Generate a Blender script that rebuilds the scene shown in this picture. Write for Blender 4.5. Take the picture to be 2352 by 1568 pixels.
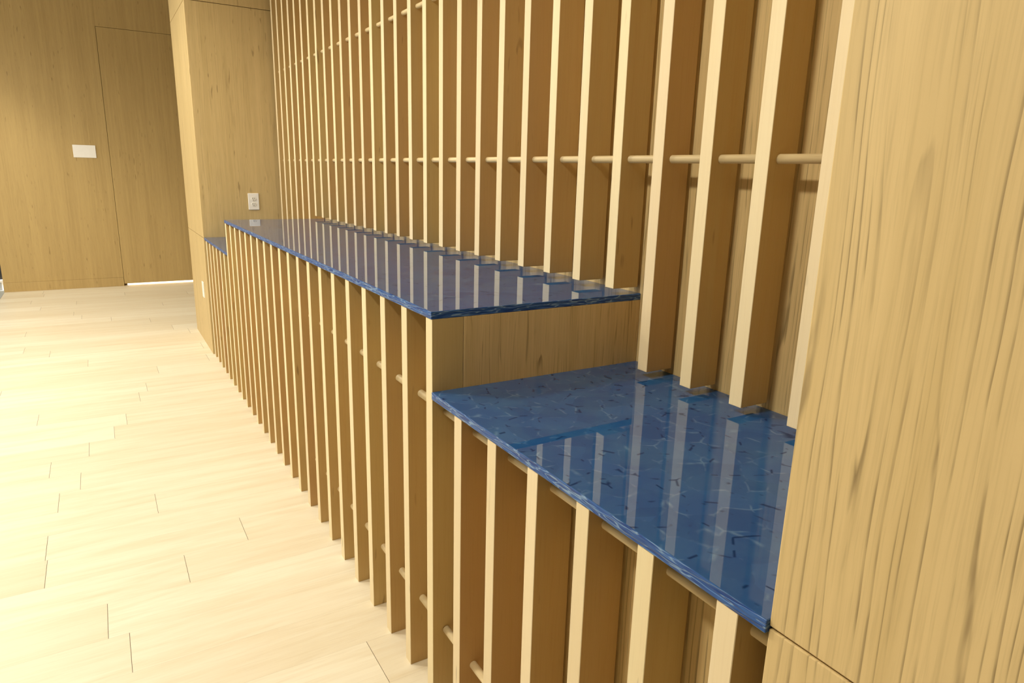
import bpy, bmesh, math, random
from mathutils import Matrix, Vector

for o in list(bpy.data.objects):
    bpy.data.objects.remove(o)
S = bpy.context.scene
C = S.collection
random.seed(7)

# ------------------------------------------------------------------ camera
PITCH, ROLL, YAW = 0.24486, 0.02647, 0.5469
CAM = Vector((-0.63597, -1.4077, 1.38461))
cp, sp, cy, sy = math.cos(PITCH), math.sin(PITCH), math.cos(YAW), math.sin(YAW)
fw = Vector((sy * cp, cy * cp, -sp))
r0 = Vector((cy, -sy, 0))
u0 = r0.cross(fw)
rt = r0 * math.cos(ROLL) + u0 * math.sin(ROLL)
up = -r0 * math.sin(ROLL) + u0 * math.cos(ROLL)
cam = bpy.data.cameras.new('camera')
cam.sensor_width = 36
cam.lens = 1553.34 * 36 / 2352
cam.clip_start = 0.02
co = bpy.data.objects.new('camera', cam)
C.objects.link(co)
bk = -fw
co.matrix_world = Matrix(((rt.x, up.x, bk.x, CAM.x), (rt.y, up.y, bk.y, CAM.y),
                          (rt.z, up.z, bk.z, CAM.z), (0, 0, 0, 1)))
S.camera = co

# ------------------------------------------------------------------ world, light, exposure
w = bpy.data.worlds.new('room_ambient')
S.world = w
w.use_nodes = True
w.node_tree.nodes['Background'].inputs[0].default_value = (1.0, 0.93, 0.82, 1)
w.node_tree.nodes['Background'].inputs[1].default_value = 0.0
vs = S.view_settings
vs.view_transform = 'Standard'
vs.look = 'None'
vs.gamma = 1
vs.use_curve_mapping = False
vs.exposure = 0.1

WARM = (1.0, 0.92, 0.75)
DAY = (1.0, 0.97, 0.92)


def spot(x, y, z, power, size=2.75, blend=0.5, rad=0.17, col=WARM, aim=(0, 0, -1)):
    l = bpy.data.lights.new('recessed_downlight', 'SPOT')
    l.energy = power
    l.spot_size = size
    l.spot_blend = blend
    l.shadow_soft_size = rad
    l.color = col
    o = bpy.data.objects.new('recessed_downlight', l)
    C.objects.link(o)
    o.location = (x, y, z)
    o.rotation_euler = Vector(aim).to_track_quat('-Z', 'Y').to_euler()
    return o


def area(x, y, z, power, sx, sy_, aim, col=WARM, name='window_daylight'):
    l = bpy.data.lights.new(name, 'AREA')
    l.shape = 'RECTANGLE'
    l.size = sx
    l.size_y = sy_
    l.energy = power
    l.color = col
    o = bpy.data.objects.new(name, l)
    C.objects.link(o)
    o.location = (x, y, z)
    o.rotation_euler = Vector(aim).to_track_quat('-Z', 'Y').to_euler()
    return o


CEIL = 3.4
for yy, pw in ((-0.22, 305), (1.6, 280), (3.3, 290), (5.0, 120)):
    spot(-1.75, yy, CEIL - 0.02, pw)
spot(-2.2, 6.2, CEIL - 0.02, 200, 1.9)
area(-4.3, 4.2, 1.7, 85, 4.0, 2.2, (1, 0, -0.45), DAY)

# ------------------------------------------------------------------ node helpers


def mat(name):
    m = bpy.data.materials.new(name)
    m.use_nodes = True
    nt = m.node_tree
    return m, nt, nt.nodes['Principled BSDF']


def N(nt, t, **k):
    n = nt.nodes.new(t)
    for a, b in k.items():
        setattr(n, a, b)
    return n


def mapping(nt, src, scale):
    m = N(nt, 'ShaderNodeMapping')
    m.inputs['Scale'].default_value = scale
    nt.links.new(src, m.inputs['Vector'])
    return m.outputs[0]


def noise(nt, vec, scale=1.0, detail=2.0, rough=0.5, dist=0.0):
    n = N(nt, 'ShaderNodeTexNoise')
    n.inputs['Scale'].default_value = scale
    n.inputs['Detail'].default_value = detail
    n.inputs['Roughness'].default_value = rough
    n.inputs['Distortion'].default_value = dist
    nt.links.new(vec, n.inputs['Vector'])
    return n.outputs[0]


def ramp(nt, fac, stops, mode='LINEAR'):
    r = N(nt, 'ShaderNodeValToRGB')
    r.color_ramp.interpolation = mode
    e = r.color_ramp.elements
    while len(e) < len(stops):
        e.new(0.5)
    for i, (p, c) in enumerate(stops):
        e[i].position = p
        if not hasattr(c, '__len__'):
            c = (c, c, c)
        e[i].color = (*c[:3], 1)
    nt.links.new(fac, r.inputs[0])
    return r.outputs[0]


def mix(nt, fac, a, b, mode='MIX'):
    m = N(nt, 'ShaderNodeMix', data_type='RGBA', blend_type=mode)
    for i, v in ((0, fac), (6, a), (7, b)):
        if hasattr(v, 'is_output'):
            nt.links.new(v, m.inputs[i])
        elif i == 0:
            m.inputs[0].default_value = v
        else:
            m.inputs[i].default_value = (*v[:3], 1)
    return m.outputs[2]


def math_(nt, op, a, b=0.0):
    m = N(nt, 'ShaderNodeMath', operation=op)
    for i, v in enumerate((a, b)):
        if hasattr(v, 'is_output'):
            nt.links.new(v, m.inputs[i])
        else:
            m.inputs[i].default_value = v
    return m.outputs[0]


def vadd(nt, a, b):
    m = N(nt, 'ShaderNodeVectorMath', operation='ADD')
    nt.links.new(a, m.inputs[0])
    nt.links.new(b, m.inputs[1])
    return m.outputs[0]


def vscale(nt, a, s):
    m = N(nt, 'ShaderNodeVectorMath', operation='SCALE')
    nt.links.new(a, m.inputs[0])
    if hasattr(s, 'is_output'):
        nt.links.new(s, m.inputs['Scale'])
    else:
        m.inputs['Scale'].default_value = s
    return m.outputs[0]


def bump(nt, p, h, strength, dist=0.001):
    b = N(nt, 'ShaderNodeBump')
    b.inputs['Strength'].default_value = strength
    b.inputs['Distance'].default_value = dist
    nt.links.new(h, b.inputs['Height'])
    nt.links.new(b.outputs[0], p.inputs['Normal'])


def coords(nt):
    return N(nt, 'ShaderNodeTexCoord').outputs['Object']


def wobble(nt, src, amt, fscale):
    """bend the straight grain a little, slowly along its length"""
    n = N(nt, 'ShaderNodeTexNoise')
    n.inputs['Scale'].default_value = 1.0
    n.inputs['Detail'].default_value = 2.0
    nt.links.new(mapping(nt, src, fscale), n.inputs['Vector'])
    sub = N(nt, 'ShaderNodeVectorMath', operation='SUBTRACT')
    nt.links.new(n.outputs['Color'], sub.inputs[0])
    sub.inputs[1].default_value = (0.5, 0.5, 0.5)
    m = N(nt, 'ShaderNodeVectorMath', operation='MULTIPLY')
    nt.links.new(sub.outputs[0], m.inputs[0])
    m.inputs[1].default_value = (amt, amt, 0)
    return vadd(nt, src, m.outputs[0])


def veneer(name, light, mid, dark, ring=(14, 0.45, 7, 40), amt=0.7, gate=(0.40, 0.58), fleck=0.0, rough=0.5):
    """sliced veneer, vertical grain: thin broken dark growth lines on a slowly varying ground"""
    m, nt, p = mat(name)
    c = wobble(nt, coords(nt), 0.016, (6, 6, 2.2))
    broad = noise(nt, mapping(nt, c, (9, 9, 0.55)), 1, 3, 0.55)
    base = mix(nt, ramp(nt, broad, [(0.33, 0.0), (0.68, 1.0)]), mid, light)
    band = noise(nt, mapping(nt, c, (38, 38, 0.8)), 1, 2, 0.5)
    base = mix(nt, ramp(nt, band, [(0.42, 0.0), (0.72, 0.6)]), base, [a * 1.12 for a in light])
    fine = noise(nt, mapping(nt, c, (300, 300, 8)), 1, 2, 0.6)
    base = mix(nt, math_(nt, 'MULTIPLY', ramp(nt, fine, [(0.48, 0.0), (0.8, 1.0)]), 0.22), base, dark)
    rn = noise(nt, mapping(nt, c, (ring[0], ring[0], ring[1])), 1, 1.5, 0.45)
    sp = N(nt, 'ShaderNodeSeparateXYZ')
    nt.links.new(c, sp.inputs[0])
    lin = math_(nt, 'MULTIPLY', math_(nt, 'ADD', sp.outputs[0], sp.outputs[1]), ring[3])
    fr = math_(nt, 'FRACT', math_(nt, 'ADD', lin, math_(nt, 'MULTIPLY', rn, ring[2])))
    line = ramp(nt, fr, [(0.0, 0.0), (0.05, 1.0), (0.15, 0.7), (0.25, 0.12), (0.5, 0.0)])
    g1 = noise(nt, mapping(nt, c, (70, 70, 7)), 1, 2, 0.55)
    g2 = noise(nt, mapping(nt, c, (10, 10, 1.3)), 1, 1, 0.5)
    sf = math_(nt, 'MULTIPLY', math_(nt, 'MULTIPLY', line, ramp(nt, g1, [(gate[0], 0.12), (gate[1], 1.0)])),
               ramp(nt, g2, [(0.32, 0.35), (0.6, 1.0)]))
    col = mix(nt, math_(nt, 'MULTIPLY', sf, amt), base, dark)
    if fleck:
        f = noise(nt, mapping(nt, c, (70, 70, 11)), 1, 1, 0.4)
        f2 = noise(nt, mapping(nt, c, (9, 9, 2.2)), 1, 1, 0.4)
        ff = math_(nt, 'MULTIPLY', ramp(nt, f, [(0.68, 0.0), (0.76, 1.0)]), ramp(nt, f2, [(0.45, 0.0), (0.6, 1.0)]))
        col = mix(nt, math_(nt, 'MULTIPLY', ff, fleck), col, dark)
    nt.links.new(col, p.inputs['Base Color'])
    p.inputs['Roughness'].default_value = rough
    p.inputs['Specular IOR Level'].default_value = 0.35
    bump(nt, p, math_(nt, 'SUBTRACT', 1.0, sf), 0.15, 0.0006)
    return m


# ------------------------------------------------------------------ materials
M = {}
M['panel'] = veneer('streaked_oak_veneer', (0.68, 0.515, 0.26), (0.62, 0.46, 0.215), (0.23, 0.16, 0.07), ring=(18, 0.55, 8, 62), amt=0.85, gate=(0.41, 0.58))
M['wall'] = veneer('smooth_oak_veneer', (0.49, 0.35, 0.145), (0.44, 0.31, 0.125), (0.21, 0.135, 0.05),
                   ring=(16, 0.5, 6, 30), amt=0.16, fleck=0.7)
M['pier'] = veneer('pale_oak_veneer', (0.60, 0.455, 0.225), (0.55, 0.41, 0.19), (0.24, 0.16, 0.065),
                   ring=(16, 0.5, 6, 34), amt=0.3, fleck=0.6)
M['endpanel'] = veneer('fine_streaked_veneer', (0.68, 0.515, 0.26), (0.62, 0.46, 0.215), (0.19, 0.12, 0.05),
                       ring=(28, 0.8, 11, 80), amt=0.85, gate=(0.46, 0.60))


def slat_mat(name, tones, shade, fibre):
    m, nt, p = mat(name)
    oi = N(nt, 'ShaderNodeObjectInfo')
    c0 = coords(nt)
    off = N(nt, 'ShaderNodeCombineXYZ')
    for i in range(3):
        nt.links.new(math_(nt, 'MULTIPLY', oi.outputs['Random'], 37.0 + i * 11), off.inputs[i])
    c = vadd(nt, wobble(nt, c0, 0.02, (4, 4, 1.2)), off.outputs[0])
    tone = ramp(nt, oi.outputs['Random'], [(i / (len(tones) - 1), t) for i, t in enumerate(tones)])
    b = noise(nt, mapping(nt, c, (30, 30, 0.8)), 1, 3, 0.55)
    col = mix(nt, ramp(nt, b, [(0.35, 0.0), (0.75, 0.5)]), tone, shade)
    f = noise(nt, mapping(nt, c, (240, 240, 7)), 1, 2, 0.6)
    col = mix(nt, math_(nt, 'MULTIPLY', ramp(nt, f, [(0.5, 0.0), (0.8, 1.0)]), 0.2), col, fibre)
    k = noise(nt, mapping(nt, c, (60, 60, 10)), 1, 1, 0.4)
    k2 = noise(nt, mapping(nt, c, (6, 6, 2)), 1, 1, 0.4)
    kk = math_(nt, 'MULTIPLY', ramp(nt, k, [(0.70, 0.0), (0.78, 1.0)]), ramp(nt, k2, [(0.52, 0.0), (0.62, 1.0)]))
    col = mix(nt, math_(nt, 'MULTIPLY', kk, 0.6), col, [x * 0.4 for x in shade])
    nt.links.new(col, p.inputs['Base Color'])
    p.inputs['Roughness'].default_value = 0.48
    p.inputs['Specular IOR Level'].default_value = 0.35
    bump(nt, p, f, 0.06, 0.0004)
    return m


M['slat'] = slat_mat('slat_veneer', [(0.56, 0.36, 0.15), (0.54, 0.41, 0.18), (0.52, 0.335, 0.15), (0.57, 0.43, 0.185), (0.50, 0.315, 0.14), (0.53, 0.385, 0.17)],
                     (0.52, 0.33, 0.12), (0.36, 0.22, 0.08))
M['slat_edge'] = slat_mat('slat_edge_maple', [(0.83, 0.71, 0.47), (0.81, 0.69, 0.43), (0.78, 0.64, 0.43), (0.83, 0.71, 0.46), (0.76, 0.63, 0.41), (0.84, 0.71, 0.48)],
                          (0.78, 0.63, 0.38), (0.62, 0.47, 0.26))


def dowel_mat():
    m, nt, p = mat('dowel_birch')
    c = coords(nt)
    f = noise(nt, mapping(nt, c, (160, 6, 160)), 1, 2, 0.6)
    col = mix(nt, ramp(nt, f, [(0.4, 0.0), (0.8, 1.0)]), (0.76, 0.62, 0.37), (0.64, 0.49, 0.26))
    nt.links.new(col, p.inputs['Base Color'])
    p.inputs['Roughness'].default_value = 0.45
    return m


M['dowel'] = dowel_mat()


def floor_mat():
    m, nt, p = mat('maple_floorboards')
    at = N(nt, 'ShaderNodeAttribute', attribute_name='tone')
    sepx = N(nt, 'ShaderNodeSeparateColor')
    nt.links.new(at.outputs['Color'], sepx.inputs[0])
    c0 = coords(nt)
    off = N(nt, 'ShaderNodeCombineXYZ')
    nt.links.new(math_(nt, 'MULTIPLY', sepx.outputs[1], 50.0), off.inputs[0])
    nt.links.new(math_(nt, 'MULTIPLY', sepx.outputs[1], 31.0), off.inputs[2])
    c = vadd(nt, c0, off.outputs[0])
    tone = mix(nt, sepx.outputs[0], (0.74, 0.66, 0.50), (0.84, 0.79, 0.65))
    b = noise(nt, mapping(nt, c, (1.6, 16, 1)), 1, 4, 0.6, 0.6)
    col = mix(nt, ramp(nt, b, [(0.42, 0.0), (0.78, 0.6)]), tone, (0.66, 0.54, 0.35))
    f = noise(nt, mapping(nt, c, (9, 190, 1)), 1, 2, 0.6)
    col = mix(nt, math_(nt, 'MULTIPLY', ramp(nt, f, [(0.5, 0.0), (0.8, 1.0)]), 0.14), col, (0.42, 0.29, 0.14))
    nt.links.new(col, p.inputs['Base Color'])
    p.inputs['Roughness'].default_value = 0.38
    p.inputs['Specular IOR Level'].default_value = 0.4
    return m


M['floor'] = floor_mat()


def glass_mat():
    """layered blue glass slab: angular shards, pale veins and dark slivers; stacked layers at the cut edge"""
    m, nt, p = mat('layered_blue_glass')
    geo = N(nt, 'ShaderNodeNewGeometry')
    c = N(nt, 'ShaderNodeTexCoord').outputs['Object']
    n = N(nt, 'ShaderNodeTexNoise')
    n.inputs['Scale'].default_value = 9
    n.inputs['Detail'].default_value = 2
    nt.links.new(c, n.inputs['Vector'])
    cw = vadd(nt, c, vscale(nt, n.outputs['Color'], 0.035))

    def vor(vec, scale, feat):
        v = N(nt, 'ShaderNodeTexVoronoi', feature=feat)
        v.inputs['Scale'].default_value = scale
        nt.links.new(vec, v.inputs['Vector'])
        return v
    cell = vor(mapping(nt, cw, (1, 1, 0.0)), 17, 'F1')
    edge = vor(mapping(nt, cw, (1, 1, 0.0)), 17, 'DISTANCE_TO_EDGE')
    edge2 = vor(mapping(nt, c, (1.0, 0.8, 0.0)), 15, 'DISTANCE_TO_EDGE')
    hs = N(nt, 'ShaderNodeSeparateColor')
    nt.links.new(cell.outputs['Color'], hs.inputs[0])
    top = mix(nt, hs.outputs[0], (0.014, 0.070, 0.225), (0.020, 0.088, 0.265))
    cloud = noise(nt, c, 7, 4, 0.6, 0.5)
    top = mix(nt, ramp(nt, cloud, [(0.42, 0.0), (0.8, 0.6)]), top, (0.045, 0.15, 0.30))
    g1 = noise(nt, c, 26, 2, 0.5)
    vein = math_(nt, 'MULTIPLY', ramp(nt, edge.outputs['Distance'], [(0.0, 1.0), (0.05, 0.0)]),
                 ramp(nt, g1, [(0.5, 0.0), (0.68, 0.55)]))
    top = mix(nt, vein, top, (0.14, 0.27, 0.42))
    g2 = noise(nt, mapping(nt, c, (1, 1, 1)), 38, 1, 0.4)
    sl = math_(nt, 'MULTIPLY', ramp(nt, edge2.outputs['Distance'], [(0.008, 1.0), (0.040, 0.0)]),
               ramp(nt, g2, [(0.56, 0.0), (0.62, 1.0)]))
    top = mix(nt, math_(nt, 'MULTIPLY', sl, 0.9), top, (0.004, 0.022, 0.090))
    # cut edge: stacked layers
    lay = noise(nt, mapping(nt, c, (17, 17, 170)), 1, 1, 0.5, 0.3)
    rid = math_(nt, 'ABSOLUTE', math_(nt, 'SUBTRACT', lay, 0.5))
    line = ramp(nt, rid, [(0.0, 1.0), (0.045, 0.0)])
    lay2 = noise(nt, mapping(nt, c, (22, 22, 210)), 1, 2, 0.5, 0.2)
    ed = mix(nt, ramp(nt, lay2, [(0.35, 0.0), (0.65, 1.0)]), (0.008, 0.045, 0.22), (0.035, 0.115, 0.36))
    ed = mix(nt, math_(nt, 'MULTIPLY', line, 0.75), ed, (0.28, 0.44, 0.64))
    sx = N(nt, 'ShaderNodeSeparateXYZ')
    nt.links.new(geo.outputs['True Normal'], sx.inputs[0])
    isTop = math_(nt, 'GREATER_THAN', math_(nt, 'ABSOLUTE', sx.outputs[2]), 0.85)
    col = mix(nt, isTop, ed, top)
    nt.links.new(col, p.inputs['Base Color'])
    p.inputs['IOR'].default_value = 1.58
    rr = mix(nt, isTop, (0.3, 0.3, 0.3), (0.012, 0.012, 0.012))
    nt.links.new(rr, p.inputs['Roughness'])
    nt.links.new(math_(nt, 'ADD', math_(nt, 'MULTIPLY', math_(nt, 'SUBTRACT', 1.0, isTop), 0.2), math_(nt, 'MULTIPLY', math_(nt, 'SUBTRACT', isTop, math_(nt, 'MULTIPLY', math_(nt, 'MULTIPLY', isTop, sl), 0.8)), 0.5)), p.inputs['Specular IOR Level'])
    bh = math_(nt, 'MULTIPLY', lay, math_(nt, 'SUBTRACT', 1.0, isTop))
    bump(nt, p, bh, 0.8, 0.004)
    return m


M['glass'] = glass_mat()


def plain(name, col, rough=0.5, spec=0.5, var=0.04, nscale=40):
    m, nt, p = mat(name)
    n = noise(nt, coords(nt), nscale, 3, 0.6)
    cc = mix(nt, n, [a * (1 - var) for a in col], [min(1, a * (1 + var)) for a in col])
    nt.links.new(cc, p.inputs['Base Color'])
    p.inputs['Roughness'].default_value = rough
    p.inputs['Specular IOR Level'].default_value = spec
    return m


M['white'] = plain('white_plastic', (0.90, 0.885, 0.86), 0.35)
M['recept'] = plain('receptacle_plastic', (0.83, 0.81, 0.76), 0.4)
M['dark'] = plain('dark_slot', (0.03, 0.025, 0.02), 0.6)
M['screw'] = plain('painted_screw', (0.6, 0.58, 0.53), 0.35)
M['core'] = plain('dark_core', (0.16, 0.10, 0.045), 0.7)
M['ceil'] = plain('ceiling_paint', (0.78, 0.76, 0.71), 0.8)
M['paint'] = plain('wall_paint', (0.42, 0.32, 0.18), 0.8)
M['greyfloor'] = plain('grey_stone', (0.42, 0.45, 0.43), 0.5, var=0.1)
M['curb'] = plain('grey_curb', (0.45, 0.46, 0.46), 0.6)
M['black'] = plain('black_frame', (0.02, 0.02, 0.022), 0.4)

# ------------------------------------------------------------------ mesh helpers


def box(bm, x0, x1, y0, y1, z0, z1, bev=0.0, seg=1, mi=0):
    v = [bm.verts.new(p) for p in ((x0, y0, z0), (x1, y0, z0), (x1, y1, z0), (x0, y1, z0),
                                   (x0, y0, z1), (x1, y0, z1), (x1, y1, z1), (x0, y1, z1))]
    fs = []
    for q in ((3, 2, 1, 0), (4, 5, 6, 7), (0, 1, 5, 4), (1, 2, 6, 5), (2, 3, 7, 6), (3, 0, 4, 7)):
        f = bm.faces.new([v[i] for i in q])
        f.material_index = mi
        fs.append(f)
    if bev:
        es = list({e for f in fs for e in f.edges})
        bmesh.ops.bevel(bm, geom=es, offset=bev, segments=seg, affect='EDGES', profile=0.5, clamp_overlap=True)


def cyl(bm, c, r, axis, length, n=20, bev=0.0):
    """solid cylinder from c along +axis"""
    a = Vector(axis).normalized()
    e1 = a.orthogonal().normalized()
    e2 = a.cross(e1)
    rings = []
    for (t, rr) in (((0, r - bev), (bev, r), (length - bev, r), (length, r - bev)) if bev else ((0, r), (length, r))):
        rings.append([bm.verts.new(Vector(c) + a * t + (e1 * math.cos(2 * math.pi * i / n) + e2 * math.sin(2 * math.pi * i / n)) * rr)
                      for i in range(n)])
    for A, B in zip(rings, rings[1:]):
        for i in range(n):
            f = bm.faces.new((A[i], A[(i + 1) % n], B[(i + 1) % n], B[i]))
            f.smooth = True
    bm.faces.new(list(reversed(rings[0])))
    bm.faces.new(rings[-1])


def obj(name, bm, mats, parent=None, loc=(0, 0, 0)):
    bmesh.ops.recalc_face_normals(bm, faces=bm.faces)
    me = bpy.data.meshes.new(name)
    bm.to_mesh(me)
    bm.free()
    for m in (mats if isinstance(mats, (list, tuple)) else [mats]):
        me.materials.append(m)
    o = bpy.data.objects.new(name, me)
    C.objects.link(o)
    o.location = loc
    if parent:
        o.parent = parent
    return o


def tag(o, label=None, cat=None, group=None, kind=None):
    if label:
        o['label'] = label
    if cat:
        o['category'] = cat
    if group:
        o['group'] = group
    if kind:
        o['kind'] = kind
    return o


def thing(name, label, cat, loc=(0, 0, 0), group=None):
    o = bpy.data.objects.new(name, None)
    o.empty_display_size = 0.1
    C.objects.link(o)
    o.location = loc
    return tag(o, label, cat, group)


def struct(name, bm, m, label, cat, loc=(0, 0, 0)):
    return tag(obj(name, bm, m, None, loc), label, cat, None, 'structure')


# ------------------------------------------------------------------ dimensions
P = 0.15406          # slat pitch
W = 0.0352           # slat width
DEP = 0.082          # slat depth
ZU, ZL, T = 1.067, 0.8720, 0.0185
D = 0.5405           # front of the upper slats
XB = 0.638           # face of the veneer behind the upper slats
YN, YU, YF = -0.967, 2.966, 3.95   # near pier, far end of tall counter, far pier
YFE = 4.885
YD = 7.50            # door wall
XW = -1.585          # left end of door wall / of the maple floor
GAP = 0.018
DYU = 0.004

# ------------------------------------------------------------------ floor
bm = bmesh.new()
tone = bm.loops.layers.float_color.new('tone')
PW = 0.1925
known = {0: [-0.687], 2: [-0.4975], 3: [-0.92, -0.275], 5: [-0.553], 6: [-0.903], 8: [-0.949],
         12: [-1.038], 13: [-0.537], 14: [-0.487, 0.9]}
ktone = {(0, 0): 0.55, (0, 1): 0.72, (1, 0): 0.35, (2, 0): 0.75, (2, 1): 0.62, (3, 0): 0.1, (3, 1): 0.8, (3, 2): 0.7,
         (4, 0): 0.6, (5, 0): 0.7, (5, 1): 0.75, (6, 0): 0.6, (6, 1): 0.8, (7, 0): 0.8, (8, 0): 0.75, (8, 1): 0.55,
         (9, 0): 0.5, (10, 0): 1.0, (11, 0): 0.8}
FY0, FY1 = -4.0, 9.4
row = math.floor((FY0 - 0.503) / PW)
while 0.503 + row * PW < FY1:
    ya, yb = max(FY0, 0.503 + row * PW), min(FY1, 0.503 + (row + 1) * PW)
    if row in known:
        j = list(known[row])
    else:
        x = XW + random.uniform(0.15, 1.6)
        j = []
        while x < 1.0:
            j.append(x)
            x += random.uniform(1.1, 1.9)
    xs = [XW] + j + [2.4]
    for i, (xa, xb) in enumerate(zip(xs, xs[1:])):
        t = ktone.get((row, i), random.uniform(0.25, 1.0))
        h = 0.0007
        v = [bm.verts.new(q) for q in ((xa + h, ya + 0.0001, 0), (xb - h, ya + 0.0001, 0), (xb - h, yb - 0.0001, 0), (xa + h, yb - 0.0001, 0))]
        f = bm.faces.new(v)
        rnd = random.random()
        for lp in f.loops:
            lp[tone] = (t, rnd, 0, 1)
    row += 1
fl = struct('floor', bm, M['floor'], 'pale maple plank floor running across the room', 'floor')
bm = bmesh.new()
box(bm, XW, 2.4, FY0, FY1, -0.1, -0.002)
sub = obj('subfloor', bm, M['core'], fl)
bm = bmesh.new()
box(bm, -4.6, XW - 0.001, FY0, 9.4, -0.1, 0.0)
struct('floor_grey', bm, M['greyfloor'], 'strip of grey stone floor at far left edge', 'floor')

# ------------------------------------------------------------------ room shell
bm = bmesh.new()
box(bm, -4.7, 2.4, -4.1, 9.5, CEIL, CEIL + 0.1)
struct('ceiling', bm, M['ceil'], 'plain painted ceiling above the slatted wall', 'ceiling')
bm = bmesh.new()
box(bm, -4.7, -4.6, -4.1, 9.5, 0, CEIL)
struct('wall_left', bm, M['paint'], 'plain painted wall on the open side of the room', 'wall')
bm = bmesh.new()
box(bm, -4.6, 2.4, -4.1, -4.0, 0, CEIL)
struct('wall_back', bm, M['paint'], 'plain painted wall behind the viewpoint', 'wall')
bm = bmesh.new()
box(bm, 2.3, 2.4, -4.0, 9.4, 0, CEIL)
struct('wall_right', bm, M['paint'], 'plain painted wall behind the slatted screen', 'wall')
bm = bmesh.new()
box(bm, -4.6, 2.4, 9.4, 9.5, 0, CEIL)
struct('wall_corridor', bm, M['paint'], 'painted wall beyond the flush door', 'wall')

# wall with the flush door
DX0, DX1, DTOP = -0.462, 0.62, 2.765
bm = bmesh.new()
g = 0.0028
box(bm, XW, DX0 - g, YD, YD + 0.14, 0.1006, CEIL, 0.0015)
box(bm, DX1 + g, 2.3, YD, YD + 0.14, 0.0, CEIL, 0.0015)
box(bm, DX0 - g, DX1 + g, YD, YD + 0.14, DTOP + g, CEIL, 0.0015)
struct('wall_far', bm, M['wall'], 'tan oak veneer wall holding the flush door', 'wall')
bm = bmesh.new()
box(bm, XW - 0.002, DX0 - g, YD - 0.002, YD + 0.14, 0.0, 0.10, 0.0015)
struct('baseboard_far', bm, M['wall'], 'flush wooden base strip under the far oak wall', 'baseboard')
bm = bmesh.new()
box(bm, DX0, DX1, YD + 0.002, YD + 0.05, 0.026, DTOP, 0.0015)
for b in ((DX0 - 0.03, DX0 + 0.03, 0.0, DTOP), (DX1 - 0.03, DX1 + 0.03, 0.0, DTOP), (DX0 - 0.03, DX1 + 0.03, DTOP - 0.03, DTOP + 0.03)):
    box(bm, b[0], b[1], YD + 0.052, YD + 0.10, b[2], b[3], 0, 1, 1)
struct('door_1', bm, [M['wall'], M['core']], 'tall flush oak door with light showing under it', 'door')
# low curb and dark glazing past the left end of that wall
bm = bmesh.new()
box(bm, -3.2, XW - 0.03, YD + 0.16, YD + 0.30, 0.0, 0.085, 0.002)
cb = struct('trim_1', bm, M['curb'], 'low grey curb left of the far oak wall', 'curb')
bm = bmesh.new()
box(bm, -3.2, XW - 0.004, YD + 0.15, YD + 0.30, 0.0855, 0.112, 0.002)
sill = obj('sill', bm, M['white'], cb)
bm = bmesh.new()
box(bm, -3.2, XW - 0.004, YD + 0.20, YD + 0.26, 0.113, CEIL - 0.01)
struct('window_1', bm, M['black'], 'dark glazing standing on the low curb at left edge', 'window')

# room behind the door is lit: light leaks under the door
area(0.1, YD + 0.75, 2.2, 260, 1.6, 0.9, (0, 0, -1), (1, 0.98, 0.95), 'corridor_ceiling_light')

# end piers


def pier(name, x0, x1, y0, y1, seams, m, label):
    bm = bmesh.new()
    i = 0.006
    box(bm, x0 + i, x1 - i, y0 + i, y1 - i, 0, CEIL - 0.001, 0, 1, 1)
    zs = [0.0] + seams + [CEIL]
    for k, (a, b) in enumerate(zip(zs, zs[1:])):
        za = a if k == 0 else a + 0.0018
        zb = b if k == len(zs) - 2 else b - 0.0018
        box(bm, x0, x1, y0, y1, za, zb, 0.0016, 2)
    return struct(name, bm, [m, M['core']], label, 'wall')


pier('wall_end_near', 0.006, 2.3, YN - 1.2, YN, [0.861, 2.448], M['panel'],
     'streaked oak wall end in the right foreground')
pier('wall_end_far', -0.004, 2.3, YF, YFE, [0.8660, 2.448], M['pier'],
     'oak wall end closing the far end of the counters')

# ------------------------------------------------------------------ slats


def slat_mesh(h, dep=DEP):
    bm = bmesh.new()
    box(bm, 0, dep, 0, W, 0, h, 0.0009, 1)
    bmesh.ops.recalc_face_normals(bm, faces=bm.faces)
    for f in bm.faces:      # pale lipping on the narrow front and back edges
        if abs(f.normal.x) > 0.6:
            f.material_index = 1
    me = bpy.data.meshes.new('slat')
    bm.to_mesh(me)
    bm.free()
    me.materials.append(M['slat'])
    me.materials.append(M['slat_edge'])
    return me


def add_slats(parent, me, x, z, ks, dy=0.0):
    px, py, pz = parent.location
    for k in ks:
        o = bpy.data.objects.new('slat', me)
        C.objects.link(o)
        o.parent = parent
        o.location = (x - px, k * P + dy - py, z - pz)


def add_dowel(parent, x, z, y0, y1):
    bm = bmesh.new()
    px, py, pz = parent.location
    cyl(bm, (0, 0, 0), 0.0098, (0, 1, 0), y1 - y0, 20)
    return obj('dowel', bm, M['dowel'], parent, (x - px, y0 - py, z - pz))


def panel(name, parent, b, m, bev=0.001):
    """box part; mesh kept in world measure, origin at the parent's base"""
    px, py, pz = parent.location
    bm = bmesh.new()
    box(bm, b[0] - px, b[1] - px, b[2] - py, b[3] - py, b[4] - pz, b[5] - pz, bev)
    return obj(name, bm, m, parent)


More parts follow.
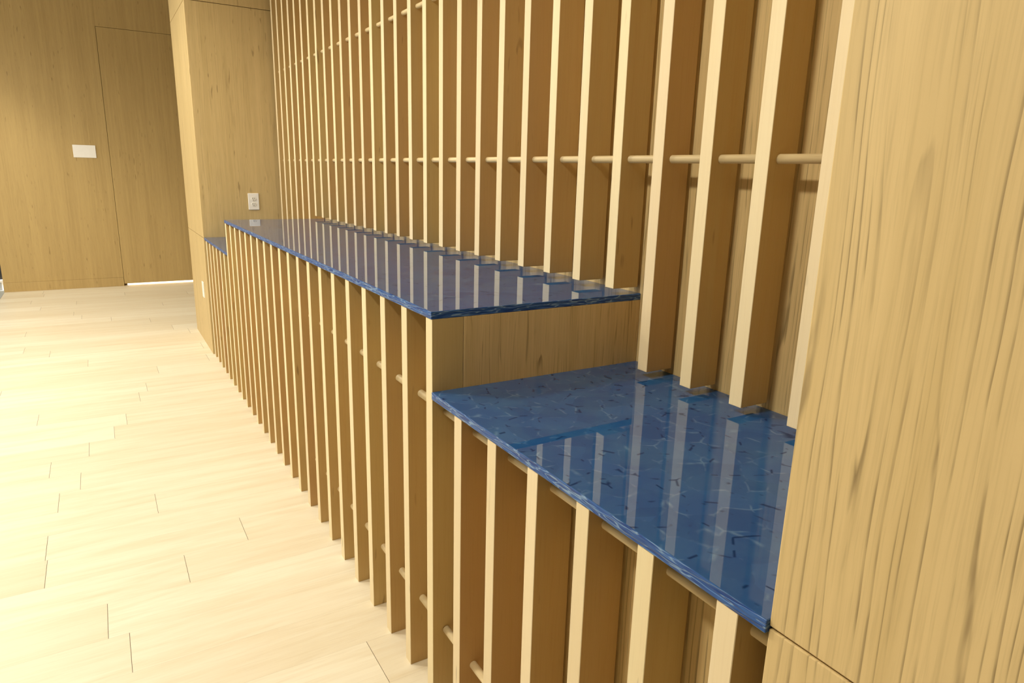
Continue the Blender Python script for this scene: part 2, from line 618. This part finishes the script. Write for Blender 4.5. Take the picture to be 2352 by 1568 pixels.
# upper slatted screen
scr = thing('slatted_screen', 'tall slatted timber screen with round dowels, standing behind the blue countertops',
            'screen', (XB, 1.5, ZL))
panel('backing_panel', scr, (XB, XB + 0.02, YN + 0.001, YF - 0.001, ZL - 0.02, CEIL - 0.002), M['panel'])
UTOP = CEIL - 0.004
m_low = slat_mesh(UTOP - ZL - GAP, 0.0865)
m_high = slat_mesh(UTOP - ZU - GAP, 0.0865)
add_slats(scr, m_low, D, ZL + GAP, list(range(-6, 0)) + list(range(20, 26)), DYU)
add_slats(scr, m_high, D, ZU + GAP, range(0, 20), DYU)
for z in (1.4255, 2.034, 2.643, 3.252):
    add_dowel(scr, D + 0.0315, z, YN + 0.001, YF - 0.001)

# counter units
XS = 0.002


def unit(name, label, y0, y1, ztop, ks, rods, ends):
    t = thing(name, label, 'counter', (0.3, (y0 + y1) / 2, 0))
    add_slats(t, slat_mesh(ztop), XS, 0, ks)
    panel('backing_panel', t, (XS + DEP + 0.008, XS + DEP + 0.026, y0 + 0.021, y1 - 0.021, 0, ztop), M['panel'])
    for z in rods:
        add_dowel(t, XS + 0.038, z, y0 + 0.001, y1 - 0.001)
    for e in ends:
        a, b = (e, e + 0.02) if e == y0 else (e - 0.02, e)
        panel('end_panel', t, (XS + DEP + 0.0012, XB - 0.0005, a, b, 0, ztop), M['endpanel'])
    return t


unit('slatted_counter', 'long tall slatted wood counter in the middle, the highest of the three', 0.0, YU, ZU - T,
     range(0, 20), (0.208, 0.8175), (0.0, YU))
unit('slatted_counter', 'low slatted wood counter beside the foreground oak wall end', YN + 0.001, -0.001, ZL - T,
     range(-6, 0), (0.208, 0.8175), ())
unit('slatted_counter', 'low slatted wood counter at the far end against the oak wall end', YU + 0.001, YF - 0.001, ZL - T,
     range(20, 26), (0.208, 0.8175), ())


def top(label, y0, y1, z):
    bm = bmesh.new()
    box(bm, 0, XB - 0.001, 0, y1 - y0, -T, 0, 0.0014, 2)
    o = obj('glass_countertop', bm, M['glass'], None, (0, y0, z))
    return tag(o, label, 'countertop')


top('long dark blue glass countertop on the tall middle counter', 0.0, YU, ZU)
top('short bright blue glass countertop in the foreground, lower than the long one', YN, -0.0005, ZL)
top('small grey blue glass countertop on the far low counter', YU + 0.0005, YF - 0.0005, ZL)

# ------------------------------------------------------------------ electrical plates


def plate_mesh(bm, wdt, hgt, thk):
    """plate lying in local XZ, front at -Y"""
    box(bm, -wdt / 2, wdt / 2, -thk, 0, -hgt / 2, hgt / 2, min(0.003, thk * 0.6), 2)


ou = thing('wall_outlet', 'white duplex power outlet on the far oak wall end above the counter', 'outlet', (0.3565, YF, 1.1265))
bm = bmesh.new()
plate_mesh(bm, 0.076, 0.120, 0.006)
obj('plate', bm, M['white'], ou)
for s in (1, -1):
    zc = 0.0195 * s
    bm = bmesh.new()
    ring = []
    for i in range(28):
        a = 2 * math.pi * i / 28
        x, z = 0.0172 * math.cos(a), 0.0172 * math.sin(a)
        ring.append((x, max(-0.0142, min(0.0142, z)) + zc))
    back = [bm.verts.new((x, -0.0055, z)) for x, z in ring]
    fr = [bm.verts.new((x * 0.96, -0.0085, (z - zc) * 0.96 + zc)) for x, z in ring]
    bm.faces.new(fr)
    for i in range(28):
        bm.faces.new((back[i], back[(i + 1) % 28], fr[(i + 1) % 28], fr[i]))
    rc = obj('receptacle', bm, M['recept'], ou)
    for dx, hh in ((-0.0064, 0.0085), (0.0064, 0.0070)):
        bm = bmesh.new()
        box(bm, dx - 0.0013, dx + 0.0013, -0.0088, -0.0070, zc + 0.003 - hh / 2, zc + 0.003 + hh / 2)
        obj('slot', bm, M['dark'], rc)
    bm = bmesh.new()
    cyl(bm, (0, -0.0070, zc - 0.0085), 0.0026, (0, -1, 0), 0.0018, 12)
    obj('slot', bm, M['dark'], rc)
bm = bmesh.new()
cyl(bm, (0, -0.0055, 0), 0.0032, (0, -1, 0), 0.0014, 14, 0.0004)
obj('screw', bm, M['screw'], ou)

sw = thing('wall_plate', 'wide white rectangular plate on the oak wall left of the door', 'wall plate', (-0.6965, YD, 1.486))
bm = bmesh.new()
plate_mesh(bm, 0.212, 0.132, 0.008)
obj('plate', bm, M['white'], sw)

wp = thing('wall_plate', 'small white plate seen edge-on, low on the far wall end beside the slats', 'wall plate', (-0.004, 4.19, 0.455))
bm = bmesh.new()
box(bm, -0.007, 0, -0.038, 0.038, -0.06, 0.06, 0.0025, 2)
obj('plate', bm, M['white'], wp)
